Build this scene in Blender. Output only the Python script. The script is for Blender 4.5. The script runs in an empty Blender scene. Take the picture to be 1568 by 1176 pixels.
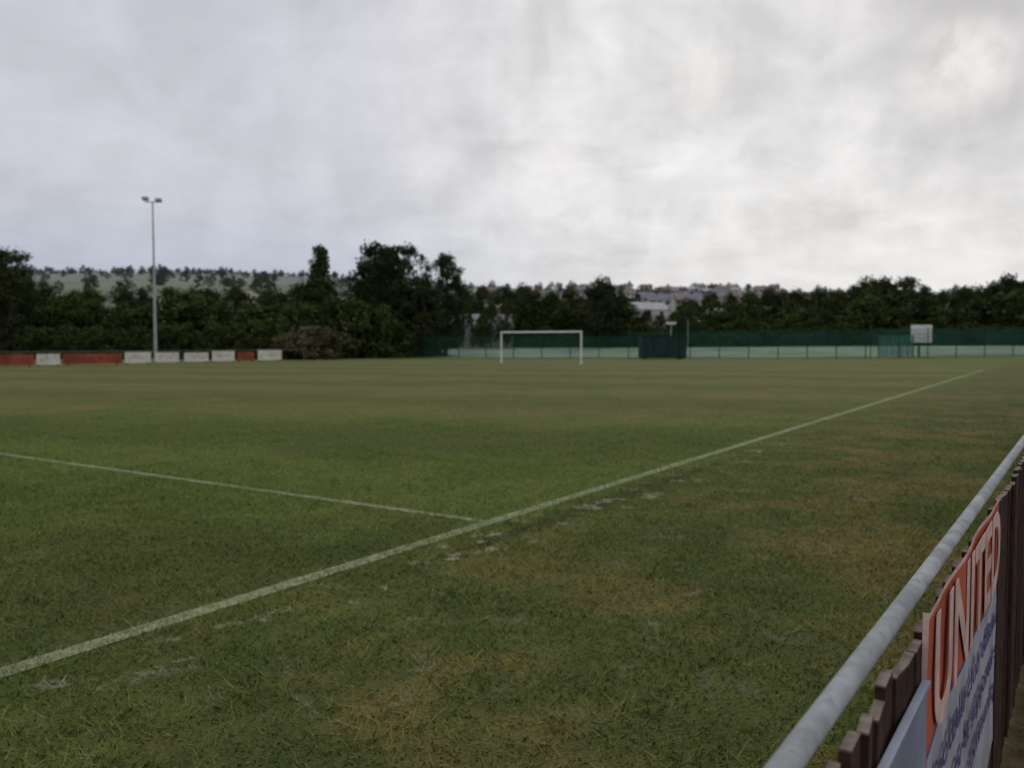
import bpy, math, random
import numpy as np
from mathutils import Vector, Matrix
random.seed(5); rng=np.random.default_rng(5)
S=bpy.context.scene
S.view_settings.view_transform='Standard'; S.view_settings.look='None'; S.view_settings.exposure=0
F=1307.0; CX=784; CY=588; HZ=525; EYE=1.6
A=math.atan((CY-HZ)/F); ca,sa=math.cos(A),math.sin(A)
def ray(px,py):
    X=(px-CX)/F; Y=(CY-py)/F
    return Vector((X, ca+Y*sa, -sa+Y*ca))
def onz(px,py,z=0):
    d=ray(px,py); t=(z-EYE)/d.z
    return Vector((d.x*t,d.y*t,z))
def atd(px,py,dep):
    d=ray(px,py); t=dep/d.y
    return Vector((d.x*t,dep,EYE+d.z*t))
def topx(x,y,z):
    f=y*ca-(z-EYE)*sa; u=y*sa+(z-EYE)*ca
    return CX+F*x/f, CY-F*u/f
# ---------- camera
cam=bpy.data.cameras.new('camera'); co=bpy.data.objects.new('camera',cam); S.collection.objects.link(co)
co.location=(0,0,EYE); co.rotation_euler=(math.radians(90)-A,0,0)
cam.sensor_width=36; cam.lens=F/1568*36; cam.clip_start=0.05; cam.clip_end=8000
cam.dof.use_dof=True; cam.dof.focus_distance=2.2; cam.dof.aperture_fstop=(cam.lens/1000)/0.0078
S.camera=co
# ---------- pitch frame
TH=math.radians(33.2); T=Vector((math.sin(TH),math.cos(TH),0)); N=Vector((-math.cos(TH),math.sin(TH),0))
P0=onz(750,800)
def W(u,v,z=0): 
    p=P0+T*u+N*v; p.z=z; return p
# near fence line
RA=onz(1200,1176,1.1); RB=onz(1568,674,1.1)
FD=(RB-RA); FD.z=0; FD.normalize(); FN=Vector((FD.y,-FD.x,0)) # FN points right (spectator side)
RA0=Vector((RA.x,RA.y,0))
def onfence(px,py,off):
    d=ray(px,py); o=Vector((0,0,EYE)); q=RA0+FN*off
    t=(q-o).dot(FN)/d.dot(FN); p=o+d*t
    return (p-RA0).dot(FD),p.z
# ---------- node helpers
class NT:
    def __init__(s,nt): s.nt=nt; s.n=nt.nodes; s.l=nt.links
    def new(s,t,**k):
        x=s.n.new(t)
        for a,b in k.items(): setattr(x,a,b)
        return x
    def put(s,sock,v):
        if isinstance(v,bpy.types.NodeSocket): s.l.new(v,sock)
        elif v is not None: sock.default_value=v
    def math(s,op,a,b=None,c=None,clamp=False):
        x=s.new('ShaderNodeMath',operation=op); x.use_clamp=clamp
        s.put(x.inputs[0],a)
        if b is not None: s.put(x.inputs[1],b)
        if c is not None: s.put(x.inputs[2],c)
        return x.outputs[0]
    def vm(s,op,a,b=None,out=0):
        x=s.new('ShaderNodeVectorMath',operation=op); s.put(x.inputs[0],a)
        if b is not None: s.put(x.inputs[1],b)
        return x.outputs['Value'] if op in('DOT_PRODUCT','LENGTH') else x.outputs[0]
    def noise(s,vec,scale,detail=3,rough=.55,dist=0):
        x=s.new('ShaderNodeTexNoise'); s.put(x.inputs['Vector'],vec); x.inputs['Scale'].default_value=scale
        x.inputs['Detail'].default_value=detail; x.inputs['Roughness'].default_value=rough; x.inputs['Distortion'].default_value=dist
        return x.outputs[0]
    def mr(s,v,a,b,c=0,d=1,smooth=True):
        x=s.new('ShaderNodeMapRange'); x.interpolation_type='SMOOTHSTEP' if smooth else 'LINEAR'
        s.put(x.inputs[0],v)
        for i,q in enumerate((a,b,c,d)): x.inputs[i+1].default_value=q
        return x.outputs[0]
    def mix(s,f,a,b,mode='MIX'):
        x=s.new('ShaderNodeMix',data_type='RGBA',blend_type=mode)
        s.put(x.inputs[0],f); 
        for i,q in ((6,a),(7,b)):
            if isinstance(q,tuple): q=(*q[:3],1)
            s.put(x.inputs[i],q)
        return x.outputs[2]
def mat(name):
    m=bpy.data.materials.new(name); m.use_nodes=True
    h=NT(m.node_tree); b=h.n['Principled BSDF']; b.inputs['Specular IOR Level'].default_value=.2
    return m,h,b
def simple(name,col,rough=.7,var=.25,scale=3,metal=0,dirt=None):
    m,h,b=mat(name)
    g=h.new('ShaderNodeNewGeometry').outputs['Position']
    n=h.noise(g,scale,4,.6)
    k=h.mr(n,.3,.7,1-var,1+var)
    x=h.new('ShaderNodeVectorMath',operation='SCALE'); x.inputs[0].default_value=col[:3]; h.l.new(k,x.inputs['Scale'])
    c=x.outputs[0]
    if dirt:
        n2=h.noise(g,scale*2.7,5,.7); c=h.mix(h.mr(n2,.5,.75,0,.6),c,dirt)
    h.l.new(c,b.inputs['Base Color']); b.inputs['Roughness'].default_value=rough; b.inputs['Metallic'].default_value=metal
    return m
gc=Vector((2.2,67.0,0)); G_U=(gc-P0).dot(T); G_V=(gc-P0).dot(N)
# ---------- ground colour
def grass_colour(h,pos,full=True):
    rel=h.vm('SUBTRACT',pos,tuple(P0))
    pu=h.vm('DOT_PRODUCT',rel,tuple(T)); pv=h.vm('DOT_PRODUCT',rel,tuple(N))
    pf=h.vm('DOT_PRODUCT',h.vm('SUBTRACT',pos,tuple(RA0)),tuple(FN))
    n1=h.noise(pos,.16,3,.6,.4); n2=h.noise(pos,1.1,4,.65); n3=h.noise(pos,8,3,.7); n4=h.noise(pos,50,1,.7); n5=h.noise(pos,.5,3,.6,.3)
    w=h.math('ADD',h.math('MULTIPLY_ADD',pv,.35,pu),h.math('MULTIPLY',h.math('SUBTRACT',n1,.5),11))
    onp=h.mr(pv,-.1,.3)
    c=h.mix(h.mr(n2,.32,.68),(.068,.092,.024),(.108,.138,.034))
    gr=h.math('MULTIPLY',h.mr(w,-3,2.5),h.mr(pv,-1,.5))
    c=h.mix(h.math('MULTIPLY',gr,h.mr(n5,.3,.7,.40,.85)),c,(.108,.160,.032))
    band=h.mr(h.math('SINE',h.math('MULTIPLY_ADD',w,.66,3.4)),-.8,.8)
    c=h.mix(h.math('MULTIPLY',h.math('MULTIPLY',band,onp),h.mr(n5,.35,.65,.30,.62)),c,(.056,.074,.023))
    fm=h.math('MULTIPLY',h.mr(w,7,15),h.mr(pv,-3,3,.35,1))
    fm=h.math('MULTIPLY',fm,h.mr(band,0,1,.92,.45,smooth=False))
    fm=h.math('MULTIPLY',fm,h.mr(n5,.3,.7,.45,1.0))
    c=h.mix(fm,c,(.185,.160,.066))
    c=h.mix(h.math('MULTIPLY',h.mr(pu,28,48,0,.5),h.mr(n1,.35,.6,1,.2)),c,(.15,.19,.065))
    ap=h.mr(pv,.2,-1.6)
    c=h.mix(h.math('MULTIPLY',ap,.50),c,(.074,.087,.027))
    st=h.math('MULTIPLY_ADD',n5,.6,h.math('MULTIPLY',n2,.4))
    st=h.math('MULTIPLY',h.mr(pv,.3,-1.8,.32,1),h.mr(st,.45,.61,0,.72))
    c=h.mix(st,c,(.185,.138,.052))
    dk=h.math('MULTIPLY',h.mr(n1,.52,.34,0,.5),h.mr(pu,2,-2))
    c=h.mix(dk,c,(.046,.060,.018))
    c=h.mix(h.mr(n3,.38,.70,0,.42),c,(.042,.056,.016))
    c=h.mix(h.mr(n4,.52,.75,0,.36),c,(.19,.185,.08))
    mp=onz(1000,760); rm=h.vm('SUBTRACT',pos,tuple(W((mp-P0).dot(T),-.42)))
    du=h.math('DIVIDE',h.vm('DOT_PRODUCT',rm,tuple(T)),3.2); dv=h.math('DIVIDE',h.vm('DOT_PRODUCT',rm,tuple(N)),.16)
    dd=h.math('SQRT',h.math('ADD',h.math('MULTIPLY',du,du),h.math('MULTIPLY',dv,dv)))
    mud=h.mr(h.math('MULTIPLY_ADD',h.math('SUBTRACT',n3,.5),5.0,dd),1.2,.4)
    mud=h.math('MULTIPLY',mud,h.mr(n2,.35,.55,.3,1))
    c=h.mix(h.math('MULTIPLY',mud,.70),c,(.036,.035,.020))
    bare=h.math('MULTIPLY',h.mr(h.noise(pos,3.2,1,.5,.5),.58,.66),h.mr(n3,.44,.60))
    bare=h.math('MULTIPLY',bare,h.math('ADD',h.mr(pv,-.15,-.35,0,.22),h.mr(dd,2.6,1.2,0,.7)))
    c=h.mix(bare,c,(.30,.29,.20))
    dc=h.mix(h.mr(n3,.35,.65),(.06,.04,.026),(.13,.085,.05))
    dc=h.mix(h.mr(n5,.5,.65,0,.6),dc,(.06,.075,.025))
    c=h.mix(h.mr(pf,-.05,.12),c,dc)
    if full:
        gm=W(50,G_V); dg=h.vm('LENGTH',h.vm('SUBTRACT',pos,tuple(gm)))
        c=h.mix(h.math('MULTIPLY',h.mr(h.math('MULTIPLY_ADD',n1,4,dg),7.0,3.5),.6),c,(.17,.125,.07))
    return c,pu,pv,n2,n3,n4,n5
def paint(h,c,pu,pv,n3,n4,n5):
    a=h.mr(h.math('ABSOLUTE',pv),.098,.035)
    b=h.math('MULTIPLY',h.mr(h.math('ABSOLUTE',pu),.070,.028),h.mr(pv,-.02,.02))
    m=h.math('MAXIMUM',a,b)
    m=h.math('MULTIPLY',m,h.mr(n4,.38,.62,.20,.70))
    m=h.math('MULTIPLY',m,h.mr(n3,.34,.58,.35,1))
    m=h.math('MULTIPLY',m,h.mr(n5,.3,.6,.65,1))
    return h.mix(m,c,(.48,.48,.32))
mg,h,b=mat('grass_ground')
pos=h.new('ShaderNodeNewGeometry').outputs['Position']
c,pu,pv,n2,n3,n4,n5=grass_colour(h,pos)
dist=h.vm('LENGTH',pos)
c=h.mix(h.mr(dist,88,110),c,(.12,.17,.09))
h.l.new(c,b.inputs['Base Color']); b.inputs['Roughness'].default_value=.95; b.inputs['Specular IOR Level'].default_value=.08
bp=h.new('ShaderNodeBump'); bp.inputs['Strength'].default_value=.8; bp.inputs['Distance'].default_value=.06
h.l.new(h.math('MULTIPLY_ADD',n4,.5,n3),bp.inputs['Height']); h.l.new(bp.outputs[0],b.inputs['Normal'])
mb,h,b=mat('grass_blades')
pos=h.new('ShaderNodeNewGeometry').outputs['Position']
c,pu,pv,n2,n3,n4,n5=grass_colour(h,pos,False)
c=h.vm('MULTIPLY',c,(1.80,1.78,1.6))
c=paint(h,c,pu,pv,n3,n4,n5)
df=h.new('ShaderNodeBsdfDiffuse'); h.l.new(c,df.inputs[0]); h.l.new(df.outputs[0],h.n['Material Output'].inputs[0])
# far fields
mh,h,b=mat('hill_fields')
pos=h.new('ShaderNodeNewGeometry').outputs['Position']
vo=h.new('ShaderNodeTexVoronoi'); vo.feature='F1'; h.l.new(h.vm('MULTIPLY',pos,(1,.55,0)),vo.inputs['Vector']); vo.inputs['Scale'].default_value=.011
sp=h.new('ShaderNodeSeparateColor'); h.l.new(vo.outputs['Color'],sp.inputs[0])
c=h.mix(h.mr(sp.outputs[0],.3,.7,smooth=False),(.12,.14,.09),(.34,.33,.25))
c=h.mix(h.mr(sp.outputs[1],.6,.7),c,(.16,.18,.11))
nn=h.noise(pos,.02,4,.6); c=h.mix(h.mr(nn,.48,.68,0,.6),c,(.06,.072,.05))
dist=h.vm('LENGTH',pos); c=h.mix(h.mr(dist,250,1300,.05,.5),c,(.26,.28,.30))  # aerial haze put into the field colour, greyer and bluer with distance
h.l.new(c,b.inputs['Base Color']); b.inputs['Roughness'].default_value=1
# ---------- terrain
prof=[(-4000,415),(-200,416),(60,419),(250,419),(470,424),(700,434),(760,441),(1000,444),(1200,447),(1568,447),(1900,450),(5000,440)]
def smooth(a,b,x):
    t=min(1,max(0,(x-a)/(b-a))); return t*t*(3-2*t)
def crest(x,y):
    r=math.hypot(x,y); az=math.atan2(x,y)
    if y<=r*.15: return 30
    px=CX+F*x/y; py=np.interp(px,[p[0] for p in prof],[p[1] for p in prof])
    return EYE+(525-py)/F*900*math.cos(az)
def H(x,y):
    r=math.hypot(x,y)
    h=1.15*smooth(92,128,r)
    if r>150:
        k=min(1,(r-150)/750)**1.1; h+= (crest(x,y)-1.15)*k
        h+= math.sin(x*.012+y*.007)*1.6*smooth(200,500,r)*(1-smooth(700,900,r))
    if r>900: h-= (r-900)*.03
    return h
rings=[0,2,4,8,12,20,30,45,60,75,85,92,96,100,105,110,115,120,125,130,140,150]+list(range(170,920,25))+[950,1000,1100,1300,1600,2000,2600,3500]
NA=180; V=[(0,0,0)]; Fc=[]; mi=[]
for i,r in enumerate(rings[1:]):
    for k in range(NA):
        a=2*math.pi*k/NA; x,y=r*math.sin(a),r*math.cos(a); V.append((x,y,H(x,y)))
for k in range(NA): Fc.append((0,1+(k+1)%NA,1+k)); mi.append(0)
for i in range(len(rings)-2):
    b0=1+i*NA; b1=b0+NA
    for k in range(NA):
        Fc.append((b0+k,b0+(k+1)%NA,b1+(k+1)%NA,b1+k)); mi.append(0 if rings[i+1]<150 else 1)
def mkmesh(name,V,Fc,mats=(),mi=None,sm=False):
    me=bpy.data.meshes.new(name); me.from_pydata(V,[],Fc)
    for m in mats: me.materials.append(m)
    if mi is not None: me.polygons.foreach_set('material_index',mi)
    if sm: me.polygons.foreach_set('use_smooth',[True]*len(me.polygons))
    me.update(); return me
def obj(name,me,parent=None,loc=None,rz=0,sc=None):
    o=bpy.data.objects.new(name,me); S.collection.objects.link(o)
    if loc is not None: o.location=loc
    o.rotation_euler[2]=rz
    if sc is not None: o.scale=sc if hasattr(sc,'__len__') else (sc,)*3
    if parent: o.parent=parent
    return o
g=obj('ground',mkmesh('ground',V,Fc,(mg,mh),mi,True))
# ---------- geometry builder
class B:
    def __init__(s): s.v=[]; s.f=[]; s.m=[]
    def box(s,c,ax,ay,az,m=0):
        c=Vector(c); n=len(s.v)
        for dz in(-.5,.5):
            for dx,dy in((-.5,-.5),(.5,-.5),(.5,.5),(-.5,.5)): s.v.append(tuple(c+ax*dx+ay*dy+az*dz))
        for q in((3,2,1,0),(4,5,6,7),(0,1,5,4),(1,2,6,5),(2,3,7,6),(3,0,4,7)): s.f.append(tuple(n+i for i in q)); s.m.append(m)
    def tube(s,p,q,r0,r1=None,seg=10,m=0):
        p=Vector(p);q=Vector(q); r1=r0 if r1 is None else r1
        d=(q-p).normalized(); a=d.orthogonal().normalized(); b_=d.cross(a); n=len(s.v)
        for c,r in((p,r0),(q,r1)):
            for k in range(seg):
                t=2*math.pi*k/seg; s.v.append(tuple(c+a*math.cos(t)*r+b_*math.sin(t)*r))
        for k in range(seg): s.f.append((n+k,n+(k+1)%seg,n+seg+(k+1)%seg,n+seg+k)); s.m.append(m)
        s.f.append(tuple(n+k for k in range(seg-1,-1,-1))); s.m.append(m)
        s.f.append(tuple(n+seg+k for k in range(seg))); s.m.append(m)
    def quad(s,a,b_,c,d,m=0):
        n=len(s.v); s.v+= [tuple(a),tuple(b_),tuple(c),tuple(d)]; s.f.append((n,n+1,n+2,n+3)); s.m.append(m)
    def make(s,name,mats,parent=None,**k): return obj(name,mkmesh(name,s.v,s.f,mats,s.m),parent,**k)
UZ=Vector((0,0,1))
# ---------- pitch markings
mp_,h,b=mat('line_paint')
pos=h.new('ShaderNodeNewGeometry').outputs['Position']
n3=h.noise(pos,8,3,.7); n4=h.noise(pos,50,1,.7); n5=h.noise(pos,.5,3,.6,.3)
f=h.math('MULTIPLY',h.mr(n3,.34,.6,.3,1),h.mr(n5,.3,.6,.30,.65)); f=h.math('MULTIPLY',f,h.mr(n4,.35,.6,.5,1))
h.l.new(h.mix(f,(.12,.145,.05),(.42,.42,.28)),b.inputs['Base Color']); b.inputs['Roughness'].default_value=.9
mp2,h,b=mat('faded_paint'); 
pos=h.new('ShaderNodeNewGeometry').outputs['Position']
h.l.new(h.mix(h.mr(h.noise(pos,.8,4,.7),.35,.65,.05,.45),(.150,.150,.058),(.38,.40,.27)),b.inputs['Base Color']); b.inputs['Roughness'].default_value=.9
bm=B()
def line(u0,v0,u1,v1,w=.10,m=0):
    a=W(u0,v0,.004); c=W(u1,v1,.004); d=(c-a).normalized(); s_=Vector((-d.y,d.x,0))*w/2
    n=max(1,int((c-a).length/2))
    for i in range(n):
        p=a+(c-a)*i/n; q=a+(c-a)*(i+1)/n
        bm.quad(p-s_,q-s_,q+s_,p+s_,m)
w=.07
line(-50,0,G_U+w,0,.135); line(0,w,0,59)
line(G_U,w,G_U,2*G_V,m=1); line(w,2*G_V,G_U,2*G_V,m=1)
line(G_U-16.5,G_V-20.1,G_U-16.5,G_V+20.1,m=1); line(G_U-16.4,G_V-20.1,G_U-.1,G_V-20.1,m=1); line(G_U-16.4,G_V+20.1,G_U-.1,G_V+20.1,m=1)
line(G_U-5.5,G_V-9.1,G_U-5.5,G_V+9.1,m=1); line(G_U-5.4,G_V-9.1,G_U-.1,G_V-9.1,m=1); line(G_U-5.4,G_V+9.1,G_U-.1,G_V+9.1,m=1)
for k in range(1,47):
    a0=-math.pi/2+math.pi*k/48; a1=a0+math.pi/48
    bm.quad(*[W(r*math.cos(a),G_V+r*math.sin(a),.004) for r,a in((9.1,a0),(9.2,a0),(9.2,a1),(9.1,a1))],m=1)
bm.make('pitch_markings',[mp_,mp2])
# ---------- grass blades
def patch(seed,size,n,hm=1):
    r=np.random.default_rng(seed)
    x=r.uniform(-size/2,size/2,n); y=r.uniform(-size/2,size/2,n)
    tuft=(np.sin(x*2*np.pi/size*2+seed)+np.cos(y*2*np.pi/size*2+seed*2)+r.normal(0,.6,n))*.2
    hgt=np.clip(r.gamma(5,.0040,n)*(1+tuft),.006,.055)*hm; a=r.uniform(0,2*np.pi,n); wd=r.uniform(.0025,.0058,n)
    lx=r.normal(0,1.1,n)*hgt; ly=r.normal(0,1.1,n)*hgt
    v=np.zeros((n,3,3)); v[:,0,0]=x-np.cos(a)*wd; v[:,0,1]=y-np.sin(a)*wd; v[:,1,0]=x+np.cos(a)*wd; v[:,1,1]=y+np.sin(a)*wd
    v[:,2,0]=x+lx; v[:,2,1]=y+ly; v[:,2,2]=hgt
    me=bpy.data.meshes.new('grass_patch'); me.vertices.add(n*3); me.vertices.foreach_set('co',v.reshape(-1))
    me.loops.add(n*3); me.loops.foreach_set('vertex_index',np.arange(n*3,dtype=np.int32)); me.polygons.add(n)
    me.polygons.foreach_set('loop_start',np.arange(0,n*3,3,dtype=np.int32)); me.update(calc_edges=True); me.materials.append(mb); return me
LV=[6000,4600,3600,2800,2200,1700,1250,900,600,380,220,110]; NL=len(LV)
PM=[[patch(i*7+j,1.5,int(nn)) for j in range(2)] for i,nn in enumerate(LV)]
ge=obj('grass',None); cnt=0
FA=math.atan2(FD.x,FD.y)
for i in range(-4,40):
    for j in range(0,36):
        c=RA0+FD*(i*1.5)-FN*(.80+j*1.5)
        if c.y<1 or c.y>30: continue
        px,_=topx(c.x,c.y,0); mar=F*1.3/c.y
        if px<-mar or px>1568+mar: continue
        lv=(c.y-5)/25*NL+random.uniform(-.6,.6); lv=int(min(NL-1,max(0,lv)))
        obj('grass_patch',random.choice(PM[lv]),ge,c,-FA+random.randrange(4)*math.pi/2,(1,1,1.05-.05*lv)); cnt+=1
fr=patch(99,.5,700,1.9)
for k in range(0,44):
    obj('grass_patch',fr,ge,RA0+FD*(k*.48-.5)-FN*.26,-FA+random.randrange(4)*math.pi/2,(1,random.uniform(.6,1),random.uniform(.6,1.1))); cnt+=1
    if k%2==0: obj('grass_patch',fr,ge,RA0+FD*(k*.5+2.2)+FN*.45,.3+k,(1.2,1.2,.7))
print('patches',cnt)
# ---------- goal
m_white=simple('white_paint',(.74,.74,.72),.5,.08,2,dirt=(.48,.48,.45))
bm=B(); L=W(G_U,G_V+3.66); R=W(G_U,G_V-3.66)
for p in(L,R): bm.tube(p,p+UZ*2.5,.07,m=0,seg=12)
bm.tube(L+UZ*2.44+N*.06,R+UZ*2.44-N*.06,.07,seg=12)
for p in (L,R): bm.box(p+UZ*.02,T*.2,N*.2,UZ*.04)
bm.make('football_goal',[m_white])
# ---------- near fence
m_rail=simple('rail_paint',(.42,.44,.43),.5,.22,14,dirt=(.18,.18,.16))
m_wood=simple('stained_timber',(.050,.025,.017),.85,.5,12,dirt=(.022,.014,.010))
m_end=simple('timber_end',(.20,.16,.13),.9,.4,25,dirt=(.07,.05,.035))  # pale cut tops, with the light they catch put into the colour
fe=obj('timber_fence',None)
bm=B(); 
def FP(s,o,z): 
    p=RA0+FD*s+FN*o; p.z=z; return p
bm.tube(FP(-3,0,1.1),FP(48,0,1.1),.0175,seg=18)
ra=bm.make('rail',[m_rail],fe); 
for p in ra.data.polygons: p.use_smooth=len(p.vertices)==4
bm=B(); s=-3; 
while s<48:
    wd=.072+random.uniform(-.010,.006); zt=1.064+random.uniform(-.024,.012); o=.030+random.uniform(-.005,.005); tl=random.uniform(-.009,.009)
    c=FP(s,o,(zt+.04)/2); bm.box(c,FD*wd+FN*tl,FN*.016,UZ*(zt-.04)+FD*random.uniform(-.006,.006),0)
    bm.box(FP(s,o,zt+.0015),FD*wd+FN*tl,FN*.016,UZ*.003,1)
    s+=.084
for z in(.28,.86): bm.box(FP(22.5,.010,z),FD*51,FN*.012,UZ*.08,0)
bm.make('palings',[m_wood,m_end],fe)
bm=B()
for s in (3.95,6.6,9,11.4,13.8,16.2,18.6,21,26,32,38,44): bm.box(FP(s,.085,.535),FD*.09,FN*.08,UZ*1.07,0)
bm.make('posts',[m_wood],fe)
# banner
OB=.048
s0,zt0=onfence(1421,922,OB); s1,zt1=onfence(1531,770,OB); _,zm0=onfence(1421,1150,OB)
m_red=simple('banner_red',(.50,.110,.060),.45,.22,6)
m_bwhite=simple('banner_white',(.40,.40,.45),.5,.22,6)
m_blue=simple('banner_blue',(.09,.09,.20),.5,.2,6)
m_pink=simple('banner_lettering',(.72,.50,.44),.5,.2,12)
be=obj('advertising_banner',None)
bm=B(); Lb=s1-s0; zT=(zt0+zt1)/2; zM=zm0
f=lambda t,z:OB+.003*math.sin(t*11)+.002*math.sin(z*14+t*5)
NS=36; zs=[.30,.44,zM-.09,zM,zM+.012,(zM+zT)/2,zT-.012,zT]; ms_=[1,1,1,2,0,0,3]
for k in range(NS):
    a=s0+Lb*k/NS; c=s0+Lb*(k+1)/NS
    for q in range(7):
        z0,z1=zs[q],zs[q+1]
        bm.quad(FP(a,f(a,z0),z0),FP(c,f(c,z0),z0),FP(c,f(c,z1),z1),FP(a,f(a,z1),z1),ms_[q])
for q in range(7): bm.quad(FP(s0,.040,zs[q]),FP(s0,f(s0,zs[q]),zs[q]),FP(s0,f(s0,zs[q+1]),zs[q+1]),FP(s0,.040,zs[q+1]),3)
bm.make('cloth',[m_red,m_bwhite,m_blue,m_pink],be)
def text(body,size,sx,s,z,mt,o=OB+.0065):
    cu=bpy.data.curves.new('lettering','FONT'); cu.body=body; cu.size=size; cu.extrude=.0005; cu.offset=.001 if size<.2 else .007; cu.materials.append(mt)
    ob=obj('lettering',cu,be); X=FD; Y=UZ; Z=FN
    M=Matrix(((X.x,Y.x,Z.x,0),(X.y,Y.y,Z.y,0),(X.z,Y.z,Z.z,0),(0,0,0,1)))
    ob.matrix_world=Matrix.Translation(FP(s,o,z))@M@Matrix.Diagonal((sx,1,1,1))
    bpy.context.view_layer.update(); return ob
def fit(ob,width):
    k=width/ob.dimensions.x; ob.matrix_world=ob.matrix_world@Matrix.Diagonal((k,1,1,1))
hT=zT-zM
fit(text('UNITED',hT*1.20,1,s0+.05,zM+hT*.08,m_pink),Lb*.93)
fit(text('football club official',.085,1,s0+.06,zM-.10,m_blue),Lb*.88)
fit(text('sponsor & supporters',.085,1,s0+.06,zM-.21,m_blue),Lb*.88)
fit(text('est 1921 community',.085,1,s0+.06,zM-.32,m_blue),Lb*.88)
m_pale=simple('pale_board',(.27,.31,.39),.5,.2,4)
_,zp=onfence(1400,1078,OB)
bm=B(); bm.box(FP(s0-.02-1.6,OB,(zp+.36)/2),FD*3.2,FN*.010,UZ*(zp-.36),0)
bm.box(FP(s0-.02-1.6,OB+.004,zp+.004),FD*3.2,FN*.014,UZ*.008,0)
bm.make('advertising_board',[m_pale])
# ---------- far boards
BA=onz(-30,563.5); BBv=onz(432,553.0); BD=(BBv-BA).normalized(); BNv=Vector((BD.y,-BD.x,0))
def onboard(px):
    d=ray(px,550); d.z=0; M_=np.array([[d.x,-BD.x],[d.y,-BD.y]]); t=np.linalg.solve(M_,np.array([BA.x,BA.y])); return t[1]
m_or=simple('board_orange',(.31,.075,.042),.6,.35,.6,dirt=(.14,.05,.04)); m_bw=simple('board_white',(.68,.67,.59),.6,.12,2,dirt=(.5,.48,.42)); m_dk=simple('board_print',(.20,.05,.045),.6,.2,2)
m_soft=simple('board_print_pale',(.52,.44,.37),.6,.2,2)
def board(x0,x1,m,off=.0,zt=.86):
    a=onboard(x0); c=onboard(x1); bm=B(); l=c-a; p=BA+BD*(a+c)/2+BNv*off; p.z=(zt+.12)/2
    bm.box(p,BD*l,BNv*.03,UZ*(zt-.12),0)
    for z in(zt-.02,.14): bm.box(Vector((p.x,p.y,z))+BNv*.02,BD*(l+.02),BNv*.03,UZ*.04,0)
    x=-.38
    while x<.36:
        q=random.uniform(.04,.12); bm.box(p+BD*l*(x+q/2)+BNv*.019+UZ*random.uniform(-.06,.1),BD*l*q*.8,BNv*.006,UZ*random.uniform(.08,.26),1); x+=q+.03
    for e in(-.42,.42):
        bp_=p+BD*l*e-BNv*.05; bp_.z=.42; bm.box(bp_,BD*.07,BNv*.07,UZ*.84,2)
    bm.make('advertising_board',[m, m_soft if m is m_bw else m_dk, m_wood])
for a,c in((-260,-190),(-186,-100),(-96,-40),(-36,52),(96,186)): board(a,c,m_or)
board(56,92,m_bw); 
for a,c in((191,231),(238,274),(282,319),(325,359)): board(a,c,m_bw,zt=random.uniform(.84,.94))
board(364,389,m_or); board(395,431,m_bw,zt=.98)
bm=B(); l0=onboard(-260); l1=onboard(470)
for s in np.arange(l0,l1,2.5):
    p=BA+BD*s-BNv*.1; bm.tube(p,p+UZ*1.0,.02,seg=6)
a=BA+BD*l0-BNv*.1+UZ*1.0; c=BA+BD*l1-BNv*.1+UZ*1.0; bm.tube(a,c,.02,seg=6)
bm.make('perimeter_rail',[simple('old_rail',(.16,.16,.14),.6)])
# ---------- floodlight
m_galv=simple('galvanised_steel',(.38,.40,.42),.5,.1,2,metal=.2); m_lamp=simple('lamp_glass',(.55,.56,.58),.2,.1,4)
fb=onz(220,553.5)+Vector((-.0,2.5,0)); sc=F/fb.y; ht=(553-312)/sc
bm=B(); bm.tube(fb,fb+UZ*(ht*.5),.15,.11,seg=12); bm.tube(fb+UZ*ht*.5,fb+UZ*ht,.095,.06,seg=12)
bm.box(fb+UZ*.1,Vector((.5,0,0)),Vector((0,.5,0)),UZ*.2); tp=fb+UZ*ht
bm.box(tp,Vector((1.3,0,0)),Vector((0,.08,0)),UZ*.08)
for e in(-.58,.58):
    q=tp+Vector((e,-.14,.16+ (.12 if e<0 else -.02))); ay=Vector((0,.36,-.12)); az=Vector((0,.07,.20))
    bm.box(q,Vector((.52,0,0)),ay,az,0); bm.box(q-az*.56,Vector((.44,0,0)),ay*.86,az*.08,1); bm.tube(q,tp+Vector((e,0,0)),.03,seg=6)
bm.make('floodlight_mast',[m_galv,m_lamp])
# ---------- mesh fences
m_green=simple('green_mesh',(.024,.105,.072),.5,.3,.5); m_gpost=simple('green_post',(.012,.050,.038),.5,.15,1)
def meshfence(name,A_,B_,hgt,pitch_=.075,wr=.013,post=3.0):
    A_=Vector(A_);B_=Vector(B_); d=(B_-A_); Ln=d.length; d.normalize(); nrm=Vector((d.y,-d.x,0)); bm=B()
    for s in np.arange(0,Ln,pitch_):
        p=A_+d*s; z0=H(p.x,p.y); bm.box(p+UZ*(z0+hgt/2+.03),d*wr,nrm*wr*.6,UZ*(hgt-.06),0)
    for z in np.arange(.15,hgt+.01,.2):
        n=int(Ln/3)+1
        for k in range(n):
            p=A_+d*Ln*k/n; q=A_+d*Ln*(k+1)/n
            a=p+UZ*(H(p.x,p.y)+z)-nrm*.01; c=q+UZ*(H(q.x,q.y)+z)-nrm*.01
            bm.box((a+c)/2,(c-a),nrm*.008,UZ*.014,0)
    for s in np.arange(0,Ln+.1,post):
        p=A_+d*s; bm.box(p+UZ*(H(p.x,p.y)+(hgt+.1)/2)+nrm*.05,d*.08,nrm*.06,UZ*(hgt+.1),1)
    bm.make(name,[m_green,m_gpost])
a=atd(430,548,96);a.z=0; c=atd(985,549,86); c.z=0
meshfence('mesh_fence',a,c,2.25)
a=atd(1056,549,86.5);a.z=0; c=atd(1330,549,87); c.z=0; meshfence('mesh_fence',a,c,2.65)
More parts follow.
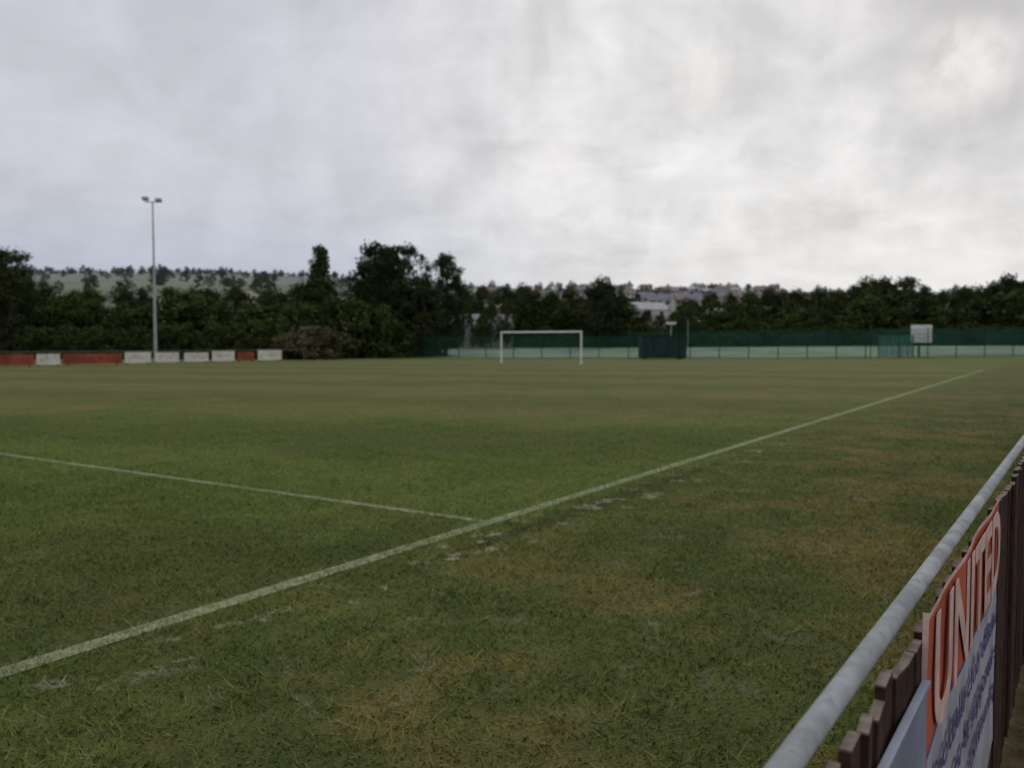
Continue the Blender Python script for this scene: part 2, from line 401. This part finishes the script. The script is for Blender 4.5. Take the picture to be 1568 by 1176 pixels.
a=atd(1332,549,87);a.z=0; c=atd(1900,547,89); c.z=0; meshfence('mesh_fence',a,c,3.0)
a=atd(560,545,117);a.z=0; c=atd(1900,545,118); c.z=0; meshfence('mesh_fence',a,c,2.3,.14,.02,4)
# court surface
m_court=simple('court_surface',(.17,.24,.165),.9,.3,.10,dirt=(.12,.17,.09))
V=[];Fc=[]; nx=44; ys=[89.8,92,96,100,105,110,115]
for y in ys:
    x00=np.interp(y,[89.8,96,115],[-10,-17,-22])
    for i in range(nx+1):
        x=x00+i*(110/nx); V.append((x,y,H(x,y)+.05))
for j in range(len(ys)-1):
    for i in range(nx): k=j*(nx+1)+i; Fc.append((k,k+1,k+nx+2,k+nx+1))
obj('sports_court',mkmesh('sports_court',V,Fc,[m_court]))
# windbreak panels
m_wb=simple('windbreak_net',(.10,.26,.20),.8,.25,.6)
for x0,x1,y in((1345,1398,88.2),):
    a=atd(x0,548,y);c=atd(x1,548,y);a.z=c.z=0; d=(c-a); bm=B()
    for k in range(60):
        p=a+d*k/60+Vector((0,.03*math.sin(k*.5),0)); bm.box(p+UZ*1.3,d/60*.55,Vector((0,.01,0)),UZ*2.2)
    bm.tube(a,a+UZ*2.5,.04,seg=6,m=1); bm.tube(c,c+UZ*2.5,.04,seg=6,m=1)
    bm.make('windbreak_screen',[m_wb,m_gpost])
# basketball hoop
p=atd(1411,511,89.6); bm=B(); g0=Vector((p.x,p.y+.5,0))
m_soft2=simple('hoop_marking',(.55,.47,.36),.6,.1,2)
bm.box(p,Vector((2.2,0,0)),Vector((0,.05,0)),UZ*1.85,0)
for dx,dz,wx,wz in((0,.25,.9,.05),(0,-.35,.9,.05),(-.43,-.05,.05,.55),(.43,-.05,.05,.55)): bm.box(p+Vector((dx,-.03,dz-.2)),Vector((wx,0,0)),Vector((0,.01,0)),UZ*wz,3)
bm.box(Vector((g0.x,g0.y,p.z/2)),Vector((.16,0,0)),Vector((0,.16,0)),UZ*p.z,2); bm.box(p+Vector((0,.26,0)),Vector((.12,0,0)),Vector((0,.48,0)),UZ*.12,2)
for k in range(16):
    t=2*math.pi*k/16;t2=2*math.pi*(k+1)/16; rc=p+Vector((0,-.32,-.6)); bm.tube(rc+Vector((math.cos(t)*.23,math.sin(t)*.23,0)),rc+Vector((math.cos(t2)*.23,math.sin(t2)*.23,0)),.015,seg=5,m=1)
bm.make('basketball_hoop',[m_white,m_or,m_gpost,m_soft2])
# green storage container
m_cont=simple('container_green',(.014,.045,.038),.6,.2,1.2); m_cd=simple('container_dark',(.010,.026,.024),.7)
c0=atd(983,549,83.5);c1=atd(1051,549,83.5); wC=c1.x-c0.x; bm=B(); cc=Vector(((c0.x+c1.x)/2,84.7,0))
bm.box(cc+UZ*1.15,Vector((wC,0,0)),Vector((0,2.3,0)),UZ*2.1,0)
for k in range(int(wC/.25)): bm.box(cc+Vector((-wC/2+.15+k*.25,-1.17,1.15)),Vector((.12,0,0)),Vector((0,.05,0)),UZ*1.9,1 if k%5==4 else 0)
for k in range(9): bm.box(cc+Vector((wC/2+.02,-1.0+k*.25,1.15)),Vector((.05,0,0)),Vector((0,.12,0)),UZ*1.9,0)
bm.box(cc+UZ*2.24,Vector((wC+.12,0,0)),Vector((0,2.45,0)),UZ*.09,1)
for e in(-1,1): bm.box(cc+Vector((e*wC*.4,0,.05)),Vector((.3,0,0)),Vector((0,2.2,0)),UZ*.1,1)
bm.make('storage_container',[m_cont,m_cd])
# thin poles
p=atd(1053,549,85.6);p.z=0; bm=B(); bm.tube(p,p+UZ*3.9,.04,.03,seg=8); bm.tube(p,p+UZ*.3,.09,seg=8); bm.make('net_post',[m_galv])
p=atd(1027,549,92);p.z=0; bm=B(); bm.tube(p,p+UZ*3.6,.05,seg=8); bm.box(p+UZ*3.7,Vector((1.0,0,0)),Vector((0,.5,0)),UZ*.24,1); bm.box(p+UZ*3.85,Vector((1.1,0,0)),Vector((0,.6,0)),UZ*.05,0); bm.make('lamp_post',[m_galv,m_white])
# ---------- foliage
def leafmat(name,c1,c2,haze=0):
    m,h,b=mat(name)
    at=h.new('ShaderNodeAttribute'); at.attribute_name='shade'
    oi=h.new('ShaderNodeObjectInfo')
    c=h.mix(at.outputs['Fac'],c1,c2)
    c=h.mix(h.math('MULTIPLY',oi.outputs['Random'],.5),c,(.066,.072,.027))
    pos=h.new('ShaderNodeNewGeometry').outputs['Position']
    hz=h.mr(h.vm('LENGTH',pos),130,1100,.0,.62,smooth=False); c=h.mix(hz,c,(.15,.18,.22))  # haze over far trees mixed into the leaf colour
    df=h.new('ShaderNodeBsdfDiffuse'); h.l.new(c,df.inputs[0]); h.l.new(df.outputs[0],h.n['Material Output'].inputs[0]); return m
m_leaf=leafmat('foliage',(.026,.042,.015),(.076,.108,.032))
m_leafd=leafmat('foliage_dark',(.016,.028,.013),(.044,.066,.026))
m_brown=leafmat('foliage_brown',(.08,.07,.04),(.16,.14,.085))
m_bark=simple('bark',(.07,.055,.04),.9,.3,4)
def tree(name,h_,w_,th,pf,nc,nl,leaf,seed,mt,rc=.14):
    r=np.random.default_rng(seed); C=[];
    while len(C)<nc:
        t=r.uniform(0,1); R=w_/2*pf(t); a=r.uniform(0,2*np.pi); q=math.sqrt(r.uniform(.04,1))
        R*=1+.22*math.sin(a*3+seed+t*5)
        C.append((R*q*math.cos(a),R*q*math.sin(a),th+t*(h_-th)*.96))
    C=np.array(C); rad=w_*rc*r.uniform(.55,1.35,nc)
    tot=nc*nl; idx=np.repeat(np.arange(nc),nl)
    d=r.normal(size=(tot,3)); d/=np.linalg.norm(d,axis=1)[:,None]; rr=r.uniform(.15,1.12,tot)**.6
    P=C[idx]+d*(rr*rad[idx])[:,None]*np.array([1,1,.78]); P[:,2]=np.maximum(P[:,2],.05)
    n=d*.6+r.normal(size=(tot,3))*.7+np.array([0,0,.3]); n/=np.linalg.norm(n,axis=1)[:,None]
    a=np.cross(n,r.normal(size=(tot,3))); a/=np.linalg.norm(a,axis=1)[:,None]; b_=np.cross(n,a)
    s=leaf*r.uniform(.5,1.4,tot)[:,None]
    V=np.stack([P-a*s,P-b_*s*.6,P+a*s,P+b_*s*.6],1).reshape(-1,3)
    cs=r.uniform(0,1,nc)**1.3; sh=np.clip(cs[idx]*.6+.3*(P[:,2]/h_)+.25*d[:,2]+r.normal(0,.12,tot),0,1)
    bm=B(); 
    pts=[Vector((0,0,0))]; nseg=5; top=th+(h_-th)*.8
    for k in range(1,nseg+1): pts.append(Vector((r.normal()*.02*h_,r.normal()*.02*h_,top*k/nseg)))
    r0=.028*h_
    for k in range(nseg): bm.tube(pts[k],pts[k+1],r0*(1-k/nseg*.85),r0*(1-(k+1)/nseg*.85),seg=8)
    for k in range(16):
        c=Vector(C[r.integers(nc)]); z=min(max(th*.7,c.z*.65),top*.95); f=z/top*nseg; i=min(int(f),nseg-1); p=pts[i].lerp(pts[i+1],f-i)
        md=p.lerp(c,.5)+Vector((0,0,.06*h_*.3)); bm.tube(p,md,r0*.35,r0*.2,seg=5); bm.tube(md,c,r0*.2,r0*.07,seg=5)
    nb=len(bm.v); VV=bm.v+[tuple(x) for x in V.tolist()]
    FF=bm.f+[(nb+4*k,nb+4*k+1,nb+4*k+2,nb+4*k+3) for k in range(tot)]
    mi=[0]*len(bm.f)+[1]*tot
    me=mkmesh(name,VV,FF,[m_bark,mt],mi)
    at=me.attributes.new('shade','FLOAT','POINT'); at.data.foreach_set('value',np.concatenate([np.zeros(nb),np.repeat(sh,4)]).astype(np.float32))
    me['h']=h_; return me
oval=lambda t: max(.12,math.sin(math.pi*min(1,.12+t*.86))**.7)
spire=lambda t: max(.10,(1-t)**.75*(.55+.45*min(1,t*4)))
bushp=lambda t: max(.15,math.sqrt(max(0,1-t**2.2)))
M_broad=[tree('broadleaf',10,8,1.6,oval,90,60,.20,s,m_leaf) for s in(1,2,3)]
M_broadd=[tree('broadleaf_dark',10,7.5,1.2,oval,95,60,.20,s,m_leafd) for s in(11,12)]
M_big=[tree('tall_broadleaf',13,7.5,1.2,lambda t:max(.42,math.sin(math.pi*min(1,.25+t*.64))**.6),150,75,.17,s,m_leafd,.13) for s in(61,62)]
M_pop=[tree('conical',12,5.5,.8,spire,90,70,.16,s,m_leaf,.13) for s in(21,22)]
M_bush=[tree('bush',5,6,0,bushp,70,60,.17,s,m_leaf) for s in(31,32,33)]
M_far=[tree('far_tree',10,9,1.0,oval,30,22,.5,s,m_leaf,.2) for s in(51,52)]
M_brown=tree('brown_bush',2.4,5,0,bushp,40,60,.12,41,m_brown)
def plant(name,me,px,top,dep,wscale=1,parent=None,sink=0):
    q=atd(px,top,dep); z=H(q.x,q.y)-sink; k=max(.2,(q.z-z)/me['h'])
    return obj(name,me,parent,(q.x,q.y,z),random.uniform(0,6.28),(k*wscale,k*wscale,k))
plant('conifer_tree',M_pop[0],492,376,92,.95)
plant('conifer_tree',M_pop[1],486,396,94,1.15)
plant('broadleaf_tree',M_big[0],574,373,94,.85); plant('broadleaf_tree',M_big[1],612,373,95,.85); plant('broadleaf_tree',M_big[1],594,378,97,.85)
plant('broadleaf_tree',M_big[1],682,386,96,.72); plant('broadleaf_tree',M_broadd[0],650,420,93,.75)
plant('broadleaf_tree',M_big[0],12,382,84,.9); plant('broadleaf_tree',M_big[1],-45,360,84,.9)
plant('broadleaf_tree',M_broadd[1],925,426,118,.9)
plant('broadleaf_tree',M_broad[0],1052,459,119,.8)
tl=obj('tree_line',None)
def tline(pts,dep,step,ms,ws=1,jit=5,jy=5,dj=4):
    x=pts[0][0]
    while x<pts[-1][0]:
        y=np.interp(x,[p[0] for p in pts],[p[1] for p in pts])+random.uniform(-jy,jy)
        plant('tree',random.choice(ms),x+random.uniform(-jit,jit),y,dep+random.uniform(-dj,dj),ws*random.uniform(.85,1.2),tl)
        x+=step
LT=[(-250,430),(-100,400),(40,432),(120,444),(250,440),(330,449),(430,442),(520,432),(600,435),(640,450),(700,462)]
tline(LT,97,36,M_broad+M_broadd,.85,10,8)
tline([(-250,470),(0,460),(200,462),(420,458),(560,452),(620,480)],88,40,M_bush+M_broad[:1],1.0,12,12,2)
tline([(-250,505),(0,500),(430,498),(510,505)],84,36,M_bush,1.0,10,6,1)
tline([(520,510),(690,512)],98,30,M_bush,1.0,8,5,1)
RT=[(715,440),(800,442),(870,446),(890,450),(905,445),(950,440),(968,470),(1000,482),(1035,484),(1075,455),(1120,446),(1200,446),(1290,444),(1320,432),(1400,428),(1425,448),(1500,436),(1568,416),(1700,410),(1800,420)]
tline(RT,128,27,M_broad+M_broadd,.8,6,5)
tline([(p[0],min(495,p[1]+24)) for p in RT],124,34,M_broadd+M_bush,1.1,8,6,1)
tline([(655,500),(1800,497)],121,30,M_bush,1.6,6,5,.8)
plant('bush',M_brown,478,503,82.5,1.3); plant('bush',M_brown,450,512,82,1)
# distant
dt=obj('distant_trees',None)
for i in range(150):
    px=-250+i*5.2+random.uniform(-3,3)
    if px>520: break
    d=ray(px,500); q=Vector((d.x,d.y,0)).normalized()*random.uniform(870,900)
    obj('tree',random.choice(M_far),dt,(q.x,q.y,H(q.x,q.y)-1.5),random.uniform(0,6),random.uniform(.4,.8))
for i in range(340):
    px=random.uniform(-300,1850); r_=random.choice([330,420,520,600,680,760,840,890])+random.uniform(-14,14)
    d=ray(px,500); q=Vector((d.x,d.y,0)).normalized()*r_
    obj('tree',random.choice(M_far),dt,(q.x,q.y,H(q.x,q.y)-.5),random.uniform(0,6),random.uniform(.4,.9))
# ---------- houses
def house(w,d,hh,rh,wall,roof):
    bm=B(); X=Vector((1,0,0));Y=Vector((0,1,0))
    bm.box((0,0,hh/2-1),X*w,Y*d,UZ*(hh+2),0)
    e=.35
    a=[Vector((-w/2-e,-d/2-e,hh-.1)),Vector((w/2+e,-d/2-e,hh-.1)),Vector((w/2+e,0,hh+rh)),Vector((-w/2-e,0,hh+rh)),Vector((w/2+e,d/2+e,hh-.1)),Vector((-w/2-e,d/2+e,hh-.1))]
    bm.quad(a[0],a[1],a[2],a[3],1); bm.quad(a[3],a[2],a[4],a[5],1)
    for s_ in(-1,1):
        n=len(bm.v); bm.v+=[(s_*w/2,-d/2,hh),(s_*w/2,d/2,hh),(s_*w/2,0,hh+rh-.15)]; bm.f.append((n,n+1,n+2)); bm.m.append(0)
    bm.box((w*.3,.3,hh+rh),X*.9,Y*.6,UZ*1.6,3)
    nf=2 if hh>4 else 1
    for f in range(nf):
        for k in range(3):
            if f==0 and k==1: bm.box((0,-d/2-.02,1.05),X*.95,Y*.06,UZ*2.1,2); continue
            bm.box((-w*.32+k*w*.32,-d/2-.02,1.5+f*2.6),X*1.4,Y*.06,UZ*1.2,2)
    me=mkmesh('house',bm.v,bm.f,[wall,roof,m_win,m_brick],bm.m); return me
m_win=simple('window_glass',(.04,.045,.05),.2); m_brick=simple('brick',(.20,.12,.09),.9)
m_wl=simple('render_wall',(.48,.47,.44),.8,.06,.5); m_wl2=simple('buff_wall',(.36,.31,.26),.8,.06,.5)
m_rf=simple('slate_roof',(.19,.19,.21),.8,.12,.5); m_rf2=simple('tile_roof',(.21,.16,.14),.8,.12,.5); m_rf3=simple('pale_roof',(.34,.34,.36),.7,.1,.5)
HM=[house(9,7,5.2,2.4,m_wl,m_rf),house(12,7,5.2,2.2,m_wl2,m_rf2),house(8,7,5.0,2.6,m_brick,m_rf),house(14,8,2.8,2.4,m_wl,m_rf3)]
def puth(i,px,r_,rot=0,sc=1):
    d=ray(px,500); q=Vector((d.x,d.y,0)).normalized()*r_; obj('house',HM[i],None,(q.x,q.y,H(q.x,q.y)),rot,sc)
for i,px,r_,ro in((3,985,285,.4),(0,1012,320,-.3),(1,1045,340,.3),(0,985,390,.1),(3,1030,400,-.2),(0,1075,420,.4),(2,880,330,.3),(0,1065,310,-.2),(1,1000,460,0),(0,875,390,-.2),(3,960,460,.3)): puth(i,px,r_,ro)
for k in range(64): 
    px=random.choice([random.uniform(740,1240),random.uniform(860,1200)]); puth(random.randrange(4),px,random.uniform(470,830),random.uniform(-.6,.6),random.uniform(.75,1.0))
q=atd(735,500,119.5); obj('house',HM[3],None,(q.x,q.y,H(q.x,q.y)+.2),.1,(.62,.6,.85))
for px,tp_,dp in((708,455,116.5),(752,462,117),(776,460,116.5),(735,486,116),(724,500,115.5),(741,476,116.2)): plant('tree',random.choice(M_broad),px,tp_,dp,.5,tl)
# ---------- sky
Wd=bpy.data.worlds.new('World'); S.world=Wd; Wd.use_nodes=True; h=NT(Wd.node_tree)
bg=h.n['Background']; out=h.n['World Output']
SE=math.radians(42); SR=math.radians(27)
sky=h.new('ShaderNodeTexSky',sky_type='NISHITA'); sky.sun_disc=False; sky.sun_elevation=SE; sky.sun_rotation=SR
h.l.new(sky.outputs[0],bg.inputs[0]); bg.inputs[1].default_value=.08
D=h.new('ShaderNodeTexCoord').outputs['Generated']; sx=h.new('ShaderNodeSeparateXYZ'); h.l.new(D,sx.inputs[0])
zc=h.math('MAXIMUM',sx.outputs[2],0.0); dn=h.math('ADD',zc,.30)
cb=h.new('ShaderNodeCombineXYZ'); h.l.new(h.math('DIVIDE',sx.outputs[0],dn),cb.inputs[0]); h.l.new(h.math('DIVIDE',sx.outputs[1],dn),cb.inputs[1])
n1=h.noise(cb.outputs[0],1.3,2,.5,.5); n2=h.noise(h.vm('ADD',cb.outputs[0],(7,3,1)),5.0,4,.55,.4); n3=h.noise(h.vm('MULTIPLY',D,(1,1,.65)),13,4,.55,.4)
bd=ray(1330,150).normalized(); dt_=h.vm('DOT_PRODUCT',D,tuple(bd))
gl=h.mr(dt_,math.cos(math.radians(38)),math.cos(math.radians(3)))
ld=ray(1640,-60).normalized(); dk=h.mr(h.vm('DOT_PRODUCT',D,tuple(ld)),math.cos(math.radians(15)),math.cos(math.radians(3)),0,.45)
c=h.mix(h.mr(zc,.03,.20),(.46,.50,.60),(.61,.615,.67))
c=h.mix(gl,c,(.80,.785,.775))
cl=h.math('MULTIPLY_ADD',n1,.25,h.math('MULTIPLY_ADD',n2,.37,h.math('MULTIPLY',n3,.38)))
amp=h.mr(gl,0,1,.09,.17)
k=h.math('MULTIPLY_ADD',h.mr(cl,.40,.60,-1,1,smooth=False),h.math('MULTIPLY',amp,h.mr(zc,0,.14,.25,1)),1.0)
sc_=h.new('ShaderNodeVectorMath',operation='SCALE'); h.l.new(c,sc_.inputs[0]); h.l.new(k,sc_.inputs['Scale']); c=sc_.outputs[0]
c=h.mix(dk,c,(.46,.44,.44))
for (wx,wy,ra_,st_) in((1470,105,3.6,.85),(1085,120,2.8,.6),(850,240,2.4,.4)):
    wp=ray(wx,wy).normalized(); wm=h.math('MULTIPLY',h.mr(h.vm('DOT_PRODUCT',D,tuple(wp)),math.cos(math.radians(ra_)),math.cos(math.radians(.3))),h.mr(n3,.35,.6,.15,1))
    c=h.mix(h.math('MULTIPLY',wm,st_),c,(.93,.89,.86))
b2=h.new('ShaderNodeBackground'); h.l.new(c,b2.inputs[0]); b2.inputs[1].default_value=1.0
mx=h.new('ShaderNodeMixShader'); mx.inputs[0].default_value=.95; h.l.new(bg.outputs[0],mx.inputs[1]); h.l.new(b2.outputs[0],mx.inputs[2]); h.l.new(mx.outputs[0],out.inputs[0])
sl=bpy.data.lights.new('sun','SUN'); sl.energy=.8; sl.angle=math.radians(20); sl.color=(1,.95,.88)
so=bpy.data.objects.new('sun',sl); S.collection.objects.link(so)
sd=Vector((math.sin(SR)*math.cos(SE),math.cos(SR)*math.cos(SE),math.sin(SE))); so.rotation_euler=sd.to_track_quat('Z','Y').to_euler(); so.location=(0,0,30)
